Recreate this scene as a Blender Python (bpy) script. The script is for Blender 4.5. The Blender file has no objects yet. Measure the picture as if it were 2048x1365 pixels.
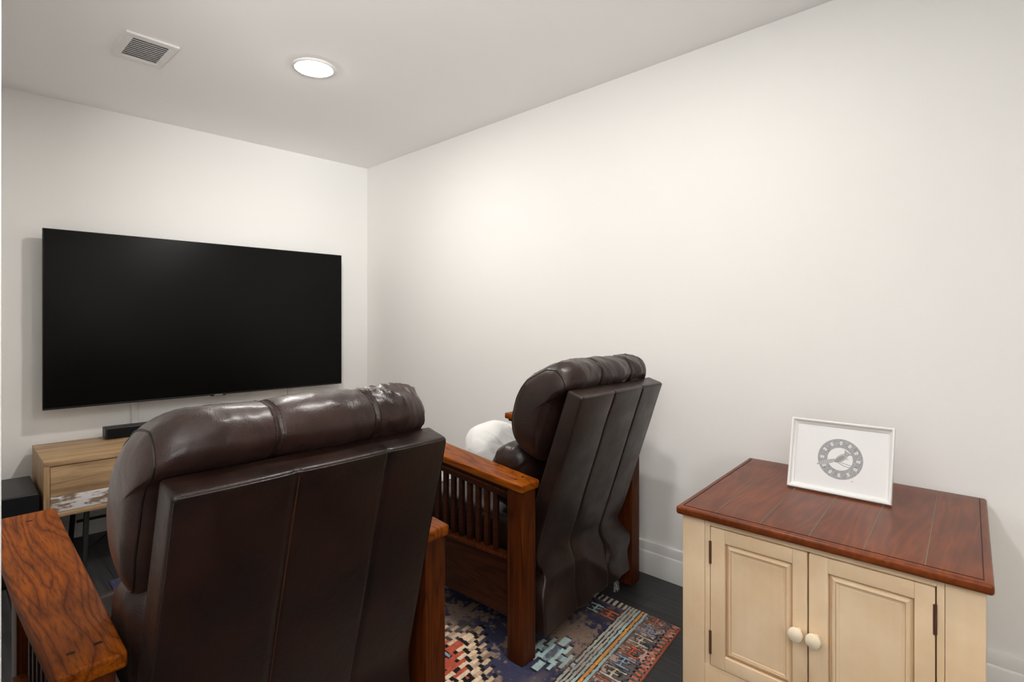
import bpy, bmesh, math, random
import numpy as np
from mathutils import Vector, noise, Matrix

S = bpy.context.scene
COL = S.collection

# ---------------------------------------------------------------- camera
FPX, YAW, HCAM, HORIZON = 1087.7, 0.802, 1.22, 640.3
cd = bpy.data.cameras.new('camera'); cam = bpy.data.objects.new('camera', cd); COL.objects.link(cam)
cd.sensor_width = 36.0; cd.lens = FPX * 36.0 / 2048.0
cd.shift_y = -(682.5 - HORIZON) / 2048.0
cd.clip_start = 0.02
cam.location = (0, 0, HCAM); cam.rotation_euler = (math.pi / 2, 0, -YAW)
S.camera = cam

# ---------------------------------------------------------------- world, lights, exposure
W = bpy.data.worlds.new('world'); S.world = W; W.use_nodes = True
W.node_tree.nodes['Background'].inputs[0].default_value = (0.75, 0.85, 1.0, 1)
W.node_tree.nodes['Background'].inputs[1].default_value = 0.6
S.view_settings.view_transform = 'Standard'; S.view_settings.look = 'None'
S.view_settings.gamma = 1.0; S.view_settings.use_curve_mapping = False
S.view_settings.exposure = -0.08

CEIL = 2.44
YB_ = -2.0
WX, WY, LX = 2.3413, 3.889, 0.0385          # right wall, back wall, left alcove wall
WARM = (1.0, 0.965, 0.92)
# recessed ceiling lamps: (x, y, watts); the last is an unseen fill added for ambient light
LAMPS = [(1.223, 2.513, 13.5), (1.223, 0.95, 10), (-1.1, -0.5, 5)]
for i, (x, y, w) in enumerate(LAMPS):
    ld = bpy.data.lights.new('downlight_lamp', 'AREA'); ld.shape = 'DISK'; ld.size = 0.13
    ld.energy = w; ld.color = WARM
    lo = bpy.data.objects.new('downlight_lamp', ld); COL.objects.link(lo); lo.location = (x, y, CEIL - 0.03)
# unseen fill lamp added behind and to the left of the camera
ld = bpy.data.lights.new('ceiling_fill', 'AREA'); ld.shape = 'RECTANGLE'; ld.size = 1.3; ld.size_y = 1.1
ld.spread = math.radians(80); ld.energy = 84; ld.color = (0.985, 0.97, 0.945)
lo = bpy.data.objects.new('ceiling_fill', ld); COL.objects.link(lo)
lo.location = (-1.0, YB_ + .02, 1.45); lo.rotation_euler = (math.radians(122), 0, math.radians(-18))   # tilted up to brighten the ceiling

# ---------------------------------------------------------------- material helpers
def srgb(r, g=None, b=None):
    if g is None: g = b = r
    f = lambda c: (c / 255.0) / 12.92 if c / 255.0 <= 0.04045 else ((c / 255.0 + 0.055) / 1.055) ** 2.4
    return (f(r), f(g), f(b), 1.0)

class NT:
    def __init__(s, name, rough=0.5, spec=0.5, color=(0.8, 0.8, 0.8, 1)):
        s.m = bpy.data.materials.new(name); s.m.use_nodes = True
        s.t = s.m.node_tree; s.b = s.t.nodes['Principled BSDF']
        s.b.inputs['Base Color'].default_value = color
        s.b.inputs['Roughness'].default_value = rough
        s.b.inputs['Specular IOR Level'].default_value = spec
    def n(s, typ, **kw):
        nd = s.t.nodes.new(typ)
        for k, v in kw.items():
            if k.startswith('i_'):
                key = k[2:]
                key = int(key) if key.isdigit() else key.replace('_', ' ')
                nd.inputs[key].default_value = v
            else: setattr(nd, k, v)
        return nd
    def l(s, a, b): s.t.links.new(a, b)
    def ramp(s, src, stops, interp='LINEAR'):
        r = s.n('ShaderNodeValToRGB'); r.color_ramp.interpolation = interp
        el = r.color_ramp.elements
        while len(el) < len(stops): el.new(0.5)
        for e, (p, c) in zip(el, stops): e.position = p; e.color = c
        s.l(src, r.inputs[0]); return r.outputs[0]
    def coords(s, scale=(1, 1, 1), kind='Object', loc=(0, 0, 0), rot=(0, 0, 0)):
        tc = s.n('ShaderNodeTexCoord'); mp = s.n('ShaderNodeMapping')
        mp.inputs['Scale'].default_value = scale; mp.inputs['Location'].default_value = loc
        mp.inputs['Rotation'].default_value = rot
        s.l(tc.outputs[kind], mp.inputs[0]); return mp.outputs[0]
    def noise(s, vec, scale, detail=4, rough=0.5, dist=0.0):
        nd = s.n('ShaderNodeTexNoise', i_Scale=scale, i_Detail=detail, i_Roughness=rough, i_Distortion=dist)
        s.l(vec, nd.inputs['Vector']); return nd.outputs[0]
    def mix(s, a, b, fac, mode='MIX'):
        m = s.n('ShaderNodeMix', data_type='RGBA', blend_type=mode)
        for v, idx in ((fac, 0), (a, 6), (b, 7)):
            if hasattr(v, 'is_output'): s.l(v, m.inputs[idx])
            else: m.inputs[idx].default_value = v
        return m.outputs[2]
    def bump(s, h, strength=0.2, dist=0.002, prev=None):
        b = s.n('ShaderNodeBump', i_Strength=strength, i_Distance=dist)
        s.l(h, b.inputs['Height'])
        if prev is not None: s.l(prev, b.inputs['Normal'])
        s.l(b.outputs[0], s.b.inputs['Normal']); return b.outputs[0]
    def color(s, o): s.l(o, s.b.inputs['Base Color'])

def paint(name, col, rough=0.6, spec=0.3, bump=0.0):
    t = NT(name, rough, spec, col)
    if bump:
        v = t.coords(); t.bump(t.noise(v, 260, 3), bump, 0.001)
    return t.m

def wood(name, axis, dark, mid, light, scale=1.0, rough=0.3, seed=0.0, coat=0.0, contrast=1.0):
    """stained wood whose grain runs along the given object axis"""
    t = NT(name, rough + .10, 0.13)
    a = {'x': 0, 'y': 1, 'z': 2}[axis]
    sc = [7.0 * scale] * 3; sc[a] = 0.75 * scale
    v = t.coords(tuple(sc), loc=(seed, seed * 1.7, seed * .6))
    n1 = t.noise(v, 1.0, 2.5, 0.45, 0.35)
    mul = t.n('ShaderNodeMath', operation='MULTIPLY'); mul.inputs[1].default_value = 17.0 * contrast
    t.l(n1, mul.inputs[0])
    fr = t.n('ShaderNodeMath', operation='PINGPONG'); fr.inputs[1].default_value = 0.5
    t.l(mul.outputs[0], fr.inputs[0])
    rings = t.ramp(fr.outputs[0], [(0.0, dark), (0.10, mid), (0.5, light)])
    sc2 = [230.0] * 3; sc2[a] = 5.0
    v2 = t.coords(tuple(sc2), loc=(seed, 0, 0))
    fine = t.noise(v2, 1.0, 3, 0.65)
    fcol = t.ramp(fine, [(0.33, (0.35, 0.3, 0.27, 1)), (0.56, (1, 1, 1, 1))])
    col = t.mix(rings, fcol, 0.75, 'MULTIPLY')
    v3 = t.coords(loc=(seed, 0, 1)); blot = t.noise(v3, 5.0, 2)
    col = t.mix(col, t.ramp(blot, [(0.35, (0.62, 0.58, 0.55, 1)), (0.65, (1, 1, 1, 1))]), 0.8, 'MULTIPLY')
    t.color(col)
    t.b.inputs['Coat Weight'].default_value = coat; t.b.inputs['Coat Roughness'].default_value = 0.18
    t.bump(fine, 0.12, 0.0006)
    return t.m

def leather(name, a, b, rough=0.36, coat=0.35, seed=0.0):
    t = NT(name, rough, 0.3)
    v = t.coords(loc=(seed, 0, 0))
    big = t.noise(v, 7.0, 5, 0.6)
    t.color(t.ramp(big, [(0.35, a), (0.7, b)]))
    rn = t.noise(v, 14.0, 3, 0.6)
    rr = t.n('ShaderNodeMapRange', i_1=0.3, i_2=0.7, i_3=rough - 0.08, i_4=rough + 0.12); t.l(rn, rr.inputs[0])
    t.l(rr.outputs[0], t.b.inputs['Roughness'])
    t.b.inputs['Sheen Weight'].default_value = .03; t.b.inputs['Sheen Roughness'].default_value = .45; t.b.inputs['Sheen Tint'].default_value = (.8, .66, .6, 1)
    t.b.inputs['Coat Weight'].default_value = coat; t.b.inputs['Coat Roughness'].default_value = 0.27
    vo = t.n('ShaderNodeTexVoronoi', i_Scale=330.0); t.l(v, vo.inputs['Vector'])
    p = t.bump(vo.outputs['Distance'], 0.35, 0.0010)
    w = t.noise(v, 38.0, 4, 0.6); t.bump(w, 0.22, 0.004, p)
    return t.m

M = {}
M['wall'] = paint('wall_paint', (0.915, 0.905, 0.885, 1), 0.7, 0.25, 0.03)
M['ceiling'] = paint('ceiling_paint', (0.96, 0.95, 0.935, 1), 0.9, 0.1, 0.03)
M['trim'] = paint('trim_paint', (0.82, 0.82, 0.81, 1), 0.35, 0.5)
M['white_plastic'] = paint('white_plastic', (0.80, 0.79, 0.77, 1), 0.4, 0.5)
M['gloss_black'] = paint('gloss_black', (0.004, 0.004, 0.004, 1), 0.22, 0.5)
M['matte_black'] = paint('matte_black', (0.012, 0.012, 0.013, 1), 0.45, 0.5, 0.05)
M['satin_black'] = paint('satin_black', (0.006, 0.006, 0.007, 1), 0.35, 0.4)
M['grille'] = paint('speaker_grille', (0.006, 0.006, 0.007, 1), 0.8, 0.2, 0.3)
M['letter'] = paint('letter_grey', (0.6, 0.6, 0.6, 1), 0.4)
M['slot'] = paint('vent_slot_dark', (0.42, 0.41, 0.40, 1), 0.9, 0.1)
M['oak_y'] = wood('oak_arm', 'y', srgb(92, 40, 4), srgb(130, 62, 6), srgb(150, 78, 9), 1.0, 0.30, 0.3)
M['oak_arm2'] = wood('oak_arm_two', 'y', srgb(104, 48, 7), srgb(142, 70, 9), srgb(158, 84, 12), 1.0, 0.30, 5.3)
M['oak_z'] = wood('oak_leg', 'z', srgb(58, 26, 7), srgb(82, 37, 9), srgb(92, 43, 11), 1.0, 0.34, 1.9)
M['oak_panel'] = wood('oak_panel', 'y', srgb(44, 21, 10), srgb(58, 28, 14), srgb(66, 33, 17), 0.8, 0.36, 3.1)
M['leather_L'] = leather('dark_leather', srgb(12, 4, 1), srgb(38, 16, 8), 0.37, 0.16, 0)
M['leather_R'] = leather('brown_leather', srgb(22, 11, 7), srgb(44, 26, 19), 0.40, 0.3, 4)
M['cushion_L'] = leather('cushion_leather', srgb(32, 17, 13), srgb(56, 34, 28), 0.36, 0.3, 2)  # both cushion leathers: paler than the shells, light on them put into the colour
M['cushion_R'] = leather('cushion_leather_two', srgb(28, 15, 11), srgb(50, 31, 25), 0.37, 0.25, 7)
M['stitch'] = paint('stitch_thread', srgb(120, 66, 30), 0.6)
M['seam'] = paint('seam_piping', srgb(22, 12, 9), 0.4)
M['pillow'] = None

# ---------------------------------------------------------------- object helpers
def link(name, mesh, mat=None, parent=None):
    o = bpy.data.objects.new(name, mesh); COL.objects.link(o)
    if mat is not None: mesh.materials.append(mat)
    if parent is not None: o.parent = parent
    return o
def tag(o, label=None, cat=None, group=None, kind=None):
    for k, v in (('label', label), ('category', cat), ('group', group), ('kind', kind)):
        if v: o[k] = v
    return o
def thing(name, label, cat, loc=(0, 0, 0), rz=0, group=None):
    o = bpy.data.objects.new(name, None); COL.objects.link(o); o.location = loc; o.rotation_euler = (0, 0, rz)
    o.empty_display_size = 0.1
    return tag(o, label, cat, group)
def from_py(name, verts, faces, mat=None, parent=None, smooth=False):
    me = bpy.data.meshes.new(name); me.from_pydata([tuple(v) for v in verts], [], faces); me.update()
    if smooth:
        for p in me.polygons: p.use_smooth = True
    return link(name, me, mat, parent)

def rbox_data(size, r=0.003, n=(1, 1, 1), seg=2, off=(0, 0, 0), deform=None):
    """rounded box as verts + quads; n = interior divisions per axis; deform(x,y,z)->xyz in box coords centred on 0"""
    h = [s / 2 for s in size]; r = min(r, *[q * 0.999 for q in h])
    ax = []
    for k in range(3):
        lo = [-h[k] + r * (1 - math.tan(math.pi / 4 * (1 - i / seg))) for i in range(seg)]
        mid = list(np.linspace(-h[k] + r, h[k] - r, n[k] + 1))
        ax.append(lo + mid + [-q for q in reversed(lo)])
    verts = []; idx = {}; faces = []
    def vid(p):
        key = (round(p[0], 6), round(p[1], 6), round(p[2], 6))
        if key not in idx:
            inner = [max(-h[k] + r, min(h[k] - r, p[k])) for k in range(3)]
            d = [p[k] - inner[k] for k in range(3)]; L = math.sqrt(sum(q * q for q in d)) or 1
            q = [inner[k] + d[k] / L * r for k in range(3)]
            if deform: q = deform(*q)
            idx[key] = len(verts); verts.append((q[0] + off[0], q[1] + off[1], q[2] + off[2]))
        return idx[key]
    for k in range(3):
        a, b = (k + 1) % 3, (k + 2) % 3
        for sgn in (-1, 1):
            for i in range(len(ax[a]) - 1):
                for j in range(len(ax[b]) - 1):
                    q = []
                    for (ii, jj) in ((i, j), (i + 1, j), (i + 1, j + 1), (i, j + 1)):
                        p = [0, 0, 0]; p[k] = sgn * h[k]; p[a] = ax[a][ii]; p[b] = ax[b][jj]; q.append(vid(p))
                    faces.append(q if sgn > 0 else q[::-1])
    return verts, faces
class MB:
    """collects shapes into one mesh"""
    def __init__(s): s.v = []; s.f = []
    def add(s, vf, xf=None):
        v, f = vf; o = len(s.v)
        s.v += [tuple(xf(*p)) if xf else tuple(p) for p in v]; s.f += [[i + o for i in q] for q in f]; return s
    def box(s, x0, x1, y0, y1, z0, z1, r=0.003, n=(1, 1, 1), deform=None, seg=2):
        return s.add(rbox_data((abs(x1 - x0), abs(y1 - y0), abs(z1 - z0)), r, n, seg, ((x0 + x1) / 2, (y0 + y1) / 2, (z0 + z1) / 2), deform))
    def tube(s, pts, r, k=8, cap=True):
        pts = [Vector(p) for p in pts]; rings = []; o = len(s.v); up = None
        for i, p in enumerate(pts):
            d = (pts[min(i + 1, len(pts) - 1)] - pts[max(i - 1, 0)]).normalized()
            if up is None: up = d.orthogonal().normalized()
            up = (up - d * up.dot(d)).normalized(); sd = d.cross(up)
            rr = r[i] if isinstance(r, (list, tuple)) else r
            for j in range(k):
                a = 2 * math.pi * j / k; s.v.append(tuple(p + up * math.cos(a) * rr + sd * math.sin(a) * rr))
        for i in range(len(pts) - 1):
            for j in range(k): s.f.append([o + i * k + j, o + i * k + (j + 1) % k, o + (i + 1) * k + (j + 1) % k, o + (i + 1) * k + j])
        if cap: s.f.append([o + j for j in range(k)][::-1]); s.f.append([o + (len(pts) - 1) * k + j for j in range(k)])
        return s
    def prism(s, poly, z0, z1):
        o = len(s.v); n = len(poly)
        s.v += [(x, y, z0) for x, y in poly] + [(x, y, z1) for x, y in poly]
        s.f += [[o + i for i in range(n)][::-1], [o + n + i for i in range(n)]]
        s.f += [[o + i, o + (i + 1) % n, o + n + (i + 1) % n, o + n + i] for i in range(n)]; return s
    def lathe(s, prof, k=32, xf=None):
        o = len(s.v); n = len(prof)
        for (r, z) in prof:
            for j in range(k):
                a = 2 * math.pi * j / k; p = (r * math.cos(a), r * math.sin(a), z); s.v.append(tuple(xf(*p)) if xf else p)
        for i in range(n - 1):
            for j in range(k): s.f.append([o + i * k + j, o + i * k + (j + 1) % k, o + (i + 1) * k + (j + 1) % k, o + (i + 1) * k + j])
        s.f.append([o + j for j in range(k)][::-1]); s.f.append([o + (n - 1) * k + j for j in range(k)]); return s
    def build(s, name, mat=None, parent=None, smooth=True):
        me = bpy.data.meshes.new(name); me.from_pydata(s.v, [], s.f); me.validate(); me.update()
        bm = bmesh.new(); bm.from_mesh(me); bmesh.ops.recalc_face_normals(bm, faces=bm.faces); bm.to_mesh(me); bm.free()
        if smooth:
            for p in me.polygons: p.use_smooth = True
            me.set_sharp_from_angle(angle=math.radians(38))
        return link(name, me, mat, parent)

def box(name, x0, x1, y0, y1, z0, z1, mat, parent=None, r=0.003, **kw):
    return MB().box(x0, x1, y0, y1, z0, z1, r, **kw).build(name, mat, parent)

def text(name, body, size, loc, rot, mat, parent=None, extrude=0.0004, sx=1.0):
    cu = bpy.data.curves.new(name, 'FONT'); cu.body = body; cu.size = size; cu.extrude = extrude; cu.align_x = 'CENTER'
    tmp = bpy.data.objects.new(name + '_tmp', cu); COL.objects.link(tmp)
    dg = bpy.context.evaluated_depsgraph_get(); me = bpy.data.meshes.new_from_object(tmp.evaluated_get(dg))
    bpy.data.objects.remove(tmp); bpy.data.curves.remove(cu)
    o = link(name, me, mat, parent); o.location = loc; o.rotation_euler = rot; o.scale = (sx, 1, 1); return o

# ================================================================ ROOM
XL, YB = -2.2, -2.0                                   # far basement walls, out of the picture
def struct(name, mb, mat, smooth=False): return tag(mb.build(name, mat, None, smooth), kind='structure')
# floor: dark grey vinyl planks running along the room's length
t = NT('dark_grey_planks', 0.42, 0.45)
v = t.coords(rot=(0, 0, math.radians(90)))
br = t.n('ShaderNodeTexBrick', offset=0.37, i_Color1=(0.02, 0.02, 0.021, 1), i_Color2=(0.034, 0.034, 0.036, 1), i_Mortar=(0.006, 0.006, 0.006, 1), i_Scale=1.0, i_Mortar_Size=0.0018, i_Brick_Width=1.22, i_Row_Height=0.18)
t.l(v, br.inputs['Vector'])
v2 = t.coords((55, 2.2, 1)); g = t.noise(v2, 1.0, 5, 0.65, 0.3)
gc = t.ramp(g, [(0.3, (0.55, 0.55, 0.55, 1)), (0.7, (1.6, 1.58, 1.55, 1))])
t.color(t.mix(br.outputs[0], gc, 1.0, 'MULTIPLY')); t.bump(g, 0.15, 0.001)
M['floor'] = t.m
struct('floor', MB().box(XL, WX + .12, YB, WY + .12, -.1, 0, 0.001), M['floor'])
struct('ceiling', MB().box(XL, WX + .12, YB, WY + .12, CEIL, CEIL + .1, 0.001), M['ceiling'])
struct('wall_back', MB().box(LX - .12, WX + .12, WY, WY + .12, 0, CEIL, 0.001), M['wall'])
struct('wall_right', MB().box(WX, WX + .12, YB, WY, 0, CEIL, 0.001), M['wall'])
struct('wall_left', MB().box(LX - .12, LX, 1.00, WY, 0, CEIL, 0.001), M['wall'])
struct('wall_left_return', MB().box(XL, LX - .12, 1.00, 1.12, 0, CEIL, 0.001), M['wall'])
struct('wall_far_left', MB().box(XL - .12, XL, YB, 1.12, 0, CEIL, 0.001), M['wall'])
# rear wall with the window opening
struct('wall_rear', MB().box(XL, -1.75, YB - .12, YB, 0, CEIL, .001).box(-.25, WX + .12, YB - .12, YB, 0, CEIL, .001)
       .box(-1.75, -.25, YB - .12, YB, 0, .8, .001).box(-1.75, -.25, YB - .12, YB, 2.1, CEIL, .001), M['wall'])
struct('window_1', MB().box(-1.75, -1.67, YB - .1, YB - .02, .8, 2.1).box(-.33, -.25, YB - .1, YB - .02, .8, 2.1)
       .box(-1.67, -.33, YB - .1, YB - .02, .8, .88).box(-1.67, -.33, YB - .1, YB - .02, 2.02, 2.1).box(-1.03, -.97, YB - .1, YB - .02, .88, 2.02), M['trim'])
# white end trim of the left wall, only its edge shows at the picture's left border
struct('trim_1', MB().box(LX - .13, LX + .009, 0.985, 1.0, 0, CEIL, .002).box(LX, LX + .009, 1.0, 1.06, 0, CEIL, .002), M['trim'], True)
def baseboard(name, x0, y0, x1, y1, nx, ny):
    d = Vector((x1 - x0, y1 - y0, 0)); L = d.length; d.normalize(); n = Vector((nx, ny, 0))
    prof = [(0, 0), (.015, 0), (.015, .104), (.0125, .109), (.0095, .111), (.0095, .149), (.007, .154), (0, .155)]
    vs = []; fs = []
    for s_ in (0, L):
        for (o, z) in prof: p = Vector((x0, y0, 0)) + d * s_ + n * o; vs.append((p.x, p.y, z))
    k = len(prof)
    for i in range(k - 1): fs.append([i, i + 1, k + i + 1, k + i])
    fs += [list(range(k)), list(range(k, 2 * k))]
    mb = MB(); mb.v = vs; mb.f = fs; return struct(name, mb, M['trim'], True)
baseboard('baseboard_right', WX, YB, WX, WY, -1, 0)
baseboard('baseboard_back', LX, WY, WX, WY, 0, -1)
baseboard('baseboard_left', LX, 1.07, LX, WY, 1, 0)

# ceiling lights
me_d = NT('lamp_diffuser', 0.5); me_d.b.inputs['Emission Color'].default_value = (1, 0.96, 0.9, 1); me_d.b.inputs['Emission Strength'].default_value = 60
for i, (x, y, w) in enumerate(LAMPS[:2]):
    cl = thing('ceiling_light', ['round recessed ceiling light glowing white near the grille', 'round recessed ceiling light above the cream cabinet end of the room'][i], 'light', (x, y, CEIL))
    ring = MB(); ring.lathe([(.098, 0), (.099, -.004), (.095, -.008), (.088, -.009), (.085, -.006)], 48); ring.build('trim_ring', M['white_plastic'], cl)
    dm = MB(); dm.lathe([(.001, -.020), (.04, -.0185), (.065, -.015), (.080, -.010), (.086, -.006)], 48); dm.build('diffuser', me_d.m, cl)

# ceiling exhaust grille
vt = thing('ceiling_vent', 'square white louvred exhaust grille in the ceiling', 'vent', (0.612, 2.893, CEIL), math.radians(2))
fr = MB()
X0, X1, Y0, Y1, x0, x1, y0, y1 = -.102, .098, -.142, .142, -.068, .069, -.108, .110
fr.box(X0, X1, Y0, y0, -.010, 0, .003).box(X0, X1, y1, Y1, -.010, 0, .003).box(X0, x0, y0, y1, -.010, 0, .003).box(x1, X1, y0, y1, -.010, 0, .003)
fr.build('frame', M['white_plastic'], vt)
box('backing', x0, x1, y0, y1, -.0015, 0, M['slot'], vt, .0005)
for k in range(11):
    yy = y0 + .0085 + k * (y1 - y0 - .017) / 10 
    sl = MB().add(rbox_data((x1 - x0, .0135, .0018), .0006)); o = sl.build('louver', M['white_plastic'], vt)
    o.location = ((x0 + x1) / 2, yy, -.0062); o.rotation_euler = (math.radians(24), 0, 0)

# cable covers on the wall
for (x, z0, z1, lab) in ((.768, .50, .80, 'narrow white cable cover on the wall between console and left part of television'),
                         (1.708, .50, .80, 'narrow white cable cover on the wall under the right part of the television')):
    tag(box('cable_cover', x - .017, x + .017, WY - .014, WY, z0, z1, M['white_plastic'], None, .004), lab, 'cable cover')

# ================================================================ TELEVISION
TX0, TX1, TZ0, TZ1, TYF = .3406, 2.0569, .7395, 1.7075, 3.780
tv = thing('television', 'large flat black television mounted on the back wall', 'television', ((TX0 + TX1) / 2, 3.80, TZ0))
cx = (TX0 + TX1) / 2; hw = (TX1 - TX0) / 2; hh = TZ1 - TZ0
bz = MB()
bz.box(-hw, hw, -.02, .008, 0, .009, .002).box(-hw, hw, -.02, .008, hh - .004, hh, .0015).box(-hw, -hw + .004, -.02, .008, .009, hh - .004, .0015).box(hw - .004, hw, -.02, .008, .009, hh - .004, .0015)
bz.box(-hw + .002, hw - .002, -.012, .010, .002, hh - .002, .002)
bz.build('bezel', M['satin_black'], tv)
t = NT('television_screen', 0.34, 0.16, (0.0015, 0.0015, 0.0015, 1)); 
box('screen', -hw + .004, hw - .004, -.0185, -.0125, .009, hh - .004, t.m, tv, .0004)
box('back_housing', -hw * .8, hw * .8, .009, .045, .05, hh - .12, M['matte_black'], tv, .01)
box('wall_mount', -.3, .3, .045, .088, .3, .7, M['matte_black'], tv, .003)
box('logo_tab', -.045, -.005 + .05, -.0215, -.012, -.006, .003, M['satin_black'], tv, .001)
text('logo_lettering', 'SAMSUNG', .011, (0.0, -.0222, -.003), (math.pi / 2, 0, 0), M['letter'], tv)

# ================================================================ MEDIA CONSOLE
def lightwood(name, axis, seed=0.0, wash=False):
    t = NT(name, 0.5, 0.4)
    a = {'x': 0, 'y': 1, 'z': 2}[axis]
    sc = [26.0] * 3; sc[a] = 1.8
    v = t.coords(tuple(sc), loc=(seed, seed, seed)); n1 = t.noise(v, 1.0, 6, 0.62, 0.5)
    c = t.ramp(n1, [(0.25, srgb(122, 96, 72)), (0.45, srgb(172, 140, 104)), (0.62, srgb(196, 164, 124)), (0.8, srgb(160, 128, 96))])
    sc = [70.0] * 3; sc[a] = 9.0
    v2 = t.coords(tuple(sc), loc=(seed + 3, 0, 0)); n2 = t.noise(v2, 1.0, 4, 0.6)
    c = t.mix(c, t.ramp(n2, [(0.3, (0.62, 0.58, 0.55, 1)), (0.5, (1, 1, 1, 1))]), 0.6, 'MULTIPLY')
    if wash:
        sc = [34.0] * 3; sc[a] = 9.0
        v3 = t.coords(tuple(sc), loc=(seed, 2, 4)); n3 = t.noise(v3, 1.0, 6, 0.7)
        msk = t.ramp(n3, [(0.43, (0, 0, 0, 1)), (0.50, (1, 1, 1, 1))])
        c = t.mix(t.mix(c, srgb(110, 92, 88), 0.6), srgb(226, 222, 220), msk)
    t.color(c); return t.m
M['lw_x'] = lightwood('weathered_oak', 'x', 1.0); M['lw_z'] = lightwood('weathered_oak_upright', 'z', 2.0)
M['lw_wash'] = lightwood('whitewashed_oak', 'x', 5.0, True); M['lw_door'] = lightwood('weathered_oak_door', 'x', 8.0)
mc = thing('media_console', 'light oak media console with whitewashed strip and black metal legs under television', 'console', (1.06, 3.60, 0))
HWc, YF, YBk, ZT, ZB = .755, -.262, .250, .552, .283
box('top', -HWc, HWc, YF, YBk, ZT - .024, ZT, M['lw_x'], mc, .0015)
box('side_panel', -HWc, -HWc + .022, YF, YBk, ZB + .022, ZT - .024, M['lw_z'], mc, .001)
box('side_panel', HWc - .022, HWc, YF, YBk, ZB + .022, ZT - .024, M['lw_z'], mc, .001)
box('bottom', -HWc, HWc, YF, YBk, ZB, ZB + .022, M['lw_x'], mc, .0015)
box('back_panel', -HWc + .022, HWc - .022, YBk - .01, YBk - .004, ZB + .022, ZT - .024, M['lw_z'], mc, .001)
dw = (2 * HWc - .044) / 3
for k in range(3):
    xa = -HWc + .022 + k * dw + .002; xb = xa + dw - .004
    d_ = box('door', xa, xb, YF + .003, YF + .021, ZB + .100, ZT - .027, M['lw_door'], mc, .001)
    w_ = box('door_strip', xa, xb, YF + .003, YF + .021, ZB + .0245, ZB + .0985, M['lw_wash'], d_, .001)
    w_['label'] = 'whitewashed distressed lower strip of the door'
for sx in (-1, 1):
    fx = sx * (HWc - .17)
    for (ya, yb) in ((YF + .07, YF + .04), (YBk - .07, YBk - .04)):
        MB().tube([(fx, ya, ZB), (fx + sx * .015, yb, .001)], .0125, 10).build('leg', M['matte_black'], mc)
MB().tube([(-HWc + .18, YBk - .05, .11), (HWc - .18, YBk - .05, .11)], .008, 8).build('stretcher', M['matte_black'], mc)
# cables below the console
def cable(pts, r, name, lab):
    P = []
    for i in range(len(pts) - 1):
        p0 = Vector(pts[max(i - 1, 0)]); p1 = Vector(pts[i]); p2 = Vector(pts[i + 1]); p3 = Vector(pts[min(i + 2, len(pts) - 1)])
        for k in range(8):
            u = k / 8; P.append(0.5 * ((2 * p1) + (-p0 + p2) * u + (2 * p0 - 5 * p1 + 4 * p2 - p3) * u * u + (-p0 + 3 * p1 - 3 * p2 + p3) * u ** 3))
    P.append(Vector(pts[-1])); return tag(MB().tube(P, r, 7).build(name, M['matte_black']), lab, 'cable')
cable([(.50, 3.872, .25), (.62, 3.862, .15), (.74, 3.858, .185), (.80, 3.864, .26)], .004, 'power_cable', 'thin black cable curving against the wall under the console')
cable([(.50, 3.60, .006), (.62, 3.72, .04), (.72, 3.80, .09), (.86, 3.84, .13), (.95, 3.86, .2)], .007, 'signal_cable', 'thick black cable rising from the floor under the console')

# sound bar on the console
sb = thing('soundbar', 'black soundbar lying on the light oak console', 'speaker', (1.06, 3.765, .552))
box('body', -.46, .46, -.048, .044, .004, .064, M['matte_black'], sb, .006, seg=3)
box('grille', -.452, .452, -.050, -.046, .008, .058, M['grille'], sb, .001)
for sx in (-.4, .4): box('foot', sx - .02, sx + .02, -.03, .03, 0, .0045, M['matte_black'], sb, .001)
# subwoofer
sw = thing('subwoofer', 'black box subwoofer on the floor left of the console', 'speaker', (.188, 3.56, 0))
box('cabinet', -.100, .104, -.205, .213, .008, .410, M['matte_black'], sw, .008, seg=3)
box('front_grille', -.098, .102, -.213, -.204, .012, .406, M['grille'], sw, .003)
for sx in (-.07, .07):
    for sy in (-.17, .17): box('foot', sx - .015, sx + .015, sy - .015, sy + .015, 0, .009, M['matte_black'], sw, .002)
text('lettering', 'SAMSUNG', .0115, (.017, -.2138, .0565), (math.pi / 2, 0, 0), M['letter'], sw)
text('small_lettering', 'SUBWOOFER', .0045, (.017, -.2138, .0505), (math.pi / 2, 0, 0), M['letter'], sw, sx=1.6)

# ================================================================ RUG
def vcol_mat(name, rough=0.9, spec=0.15, bump=0.0, bscale=900):
    t = NT(name, rough, spec); a = t.n('ShaderNodeVertexColor', layer_name='pattern'); t.l(a.outputs[0], t.b.inputs['Base Color'])
    if bump: v = t.coords(); t.bump(t.noise(v, bscale, 2), bump, 0.002)
    return t.m
def lin(c):
    c = np.asarray(c, float) / 255.0
    return np.where(c <= 0.04045, c / 12.92, ((c + 0.055) / 1.055) ** 2.4)
def vnoise(x, y, seed=0):
    """numpy value noise 0..1"""
    xi = np.floor(x).astype(np.int64); yi = np.floor(y).astype(np.int64); xf = x - xi; yf = y - yi
    def h(a, b):
        n = (a * 374761393 + b * 668265263 + seed * 1442695041) & 0xffffffff
        n = ((n ^ (n >> 13)) * 1274126177) & 0xffffffff
        return ((n ^ (n >> 16)) & 0xffff) / 65535.0
    u = xf * xf * (3 - 2 * xf); w = yf * yf * (3 - 2 * yf)
    return (h(xi, yi) * (1 - u) + h(xi + 1, yi) * u) * (1 - w) + (h(xi, yi + 1) * (1 - u) + h(xi + 1, yi + 1) * u) * w
def fbm(x, y, seed=0, oct=4):
    s_ = 0; a = .5; tot = 0
    for k in range(oct): s_ = s_ + a * vnoise(x * 2 ** k, y * 2 ** k, seed + k); tot += a; a *= .55
    return s_ / tot
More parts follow.
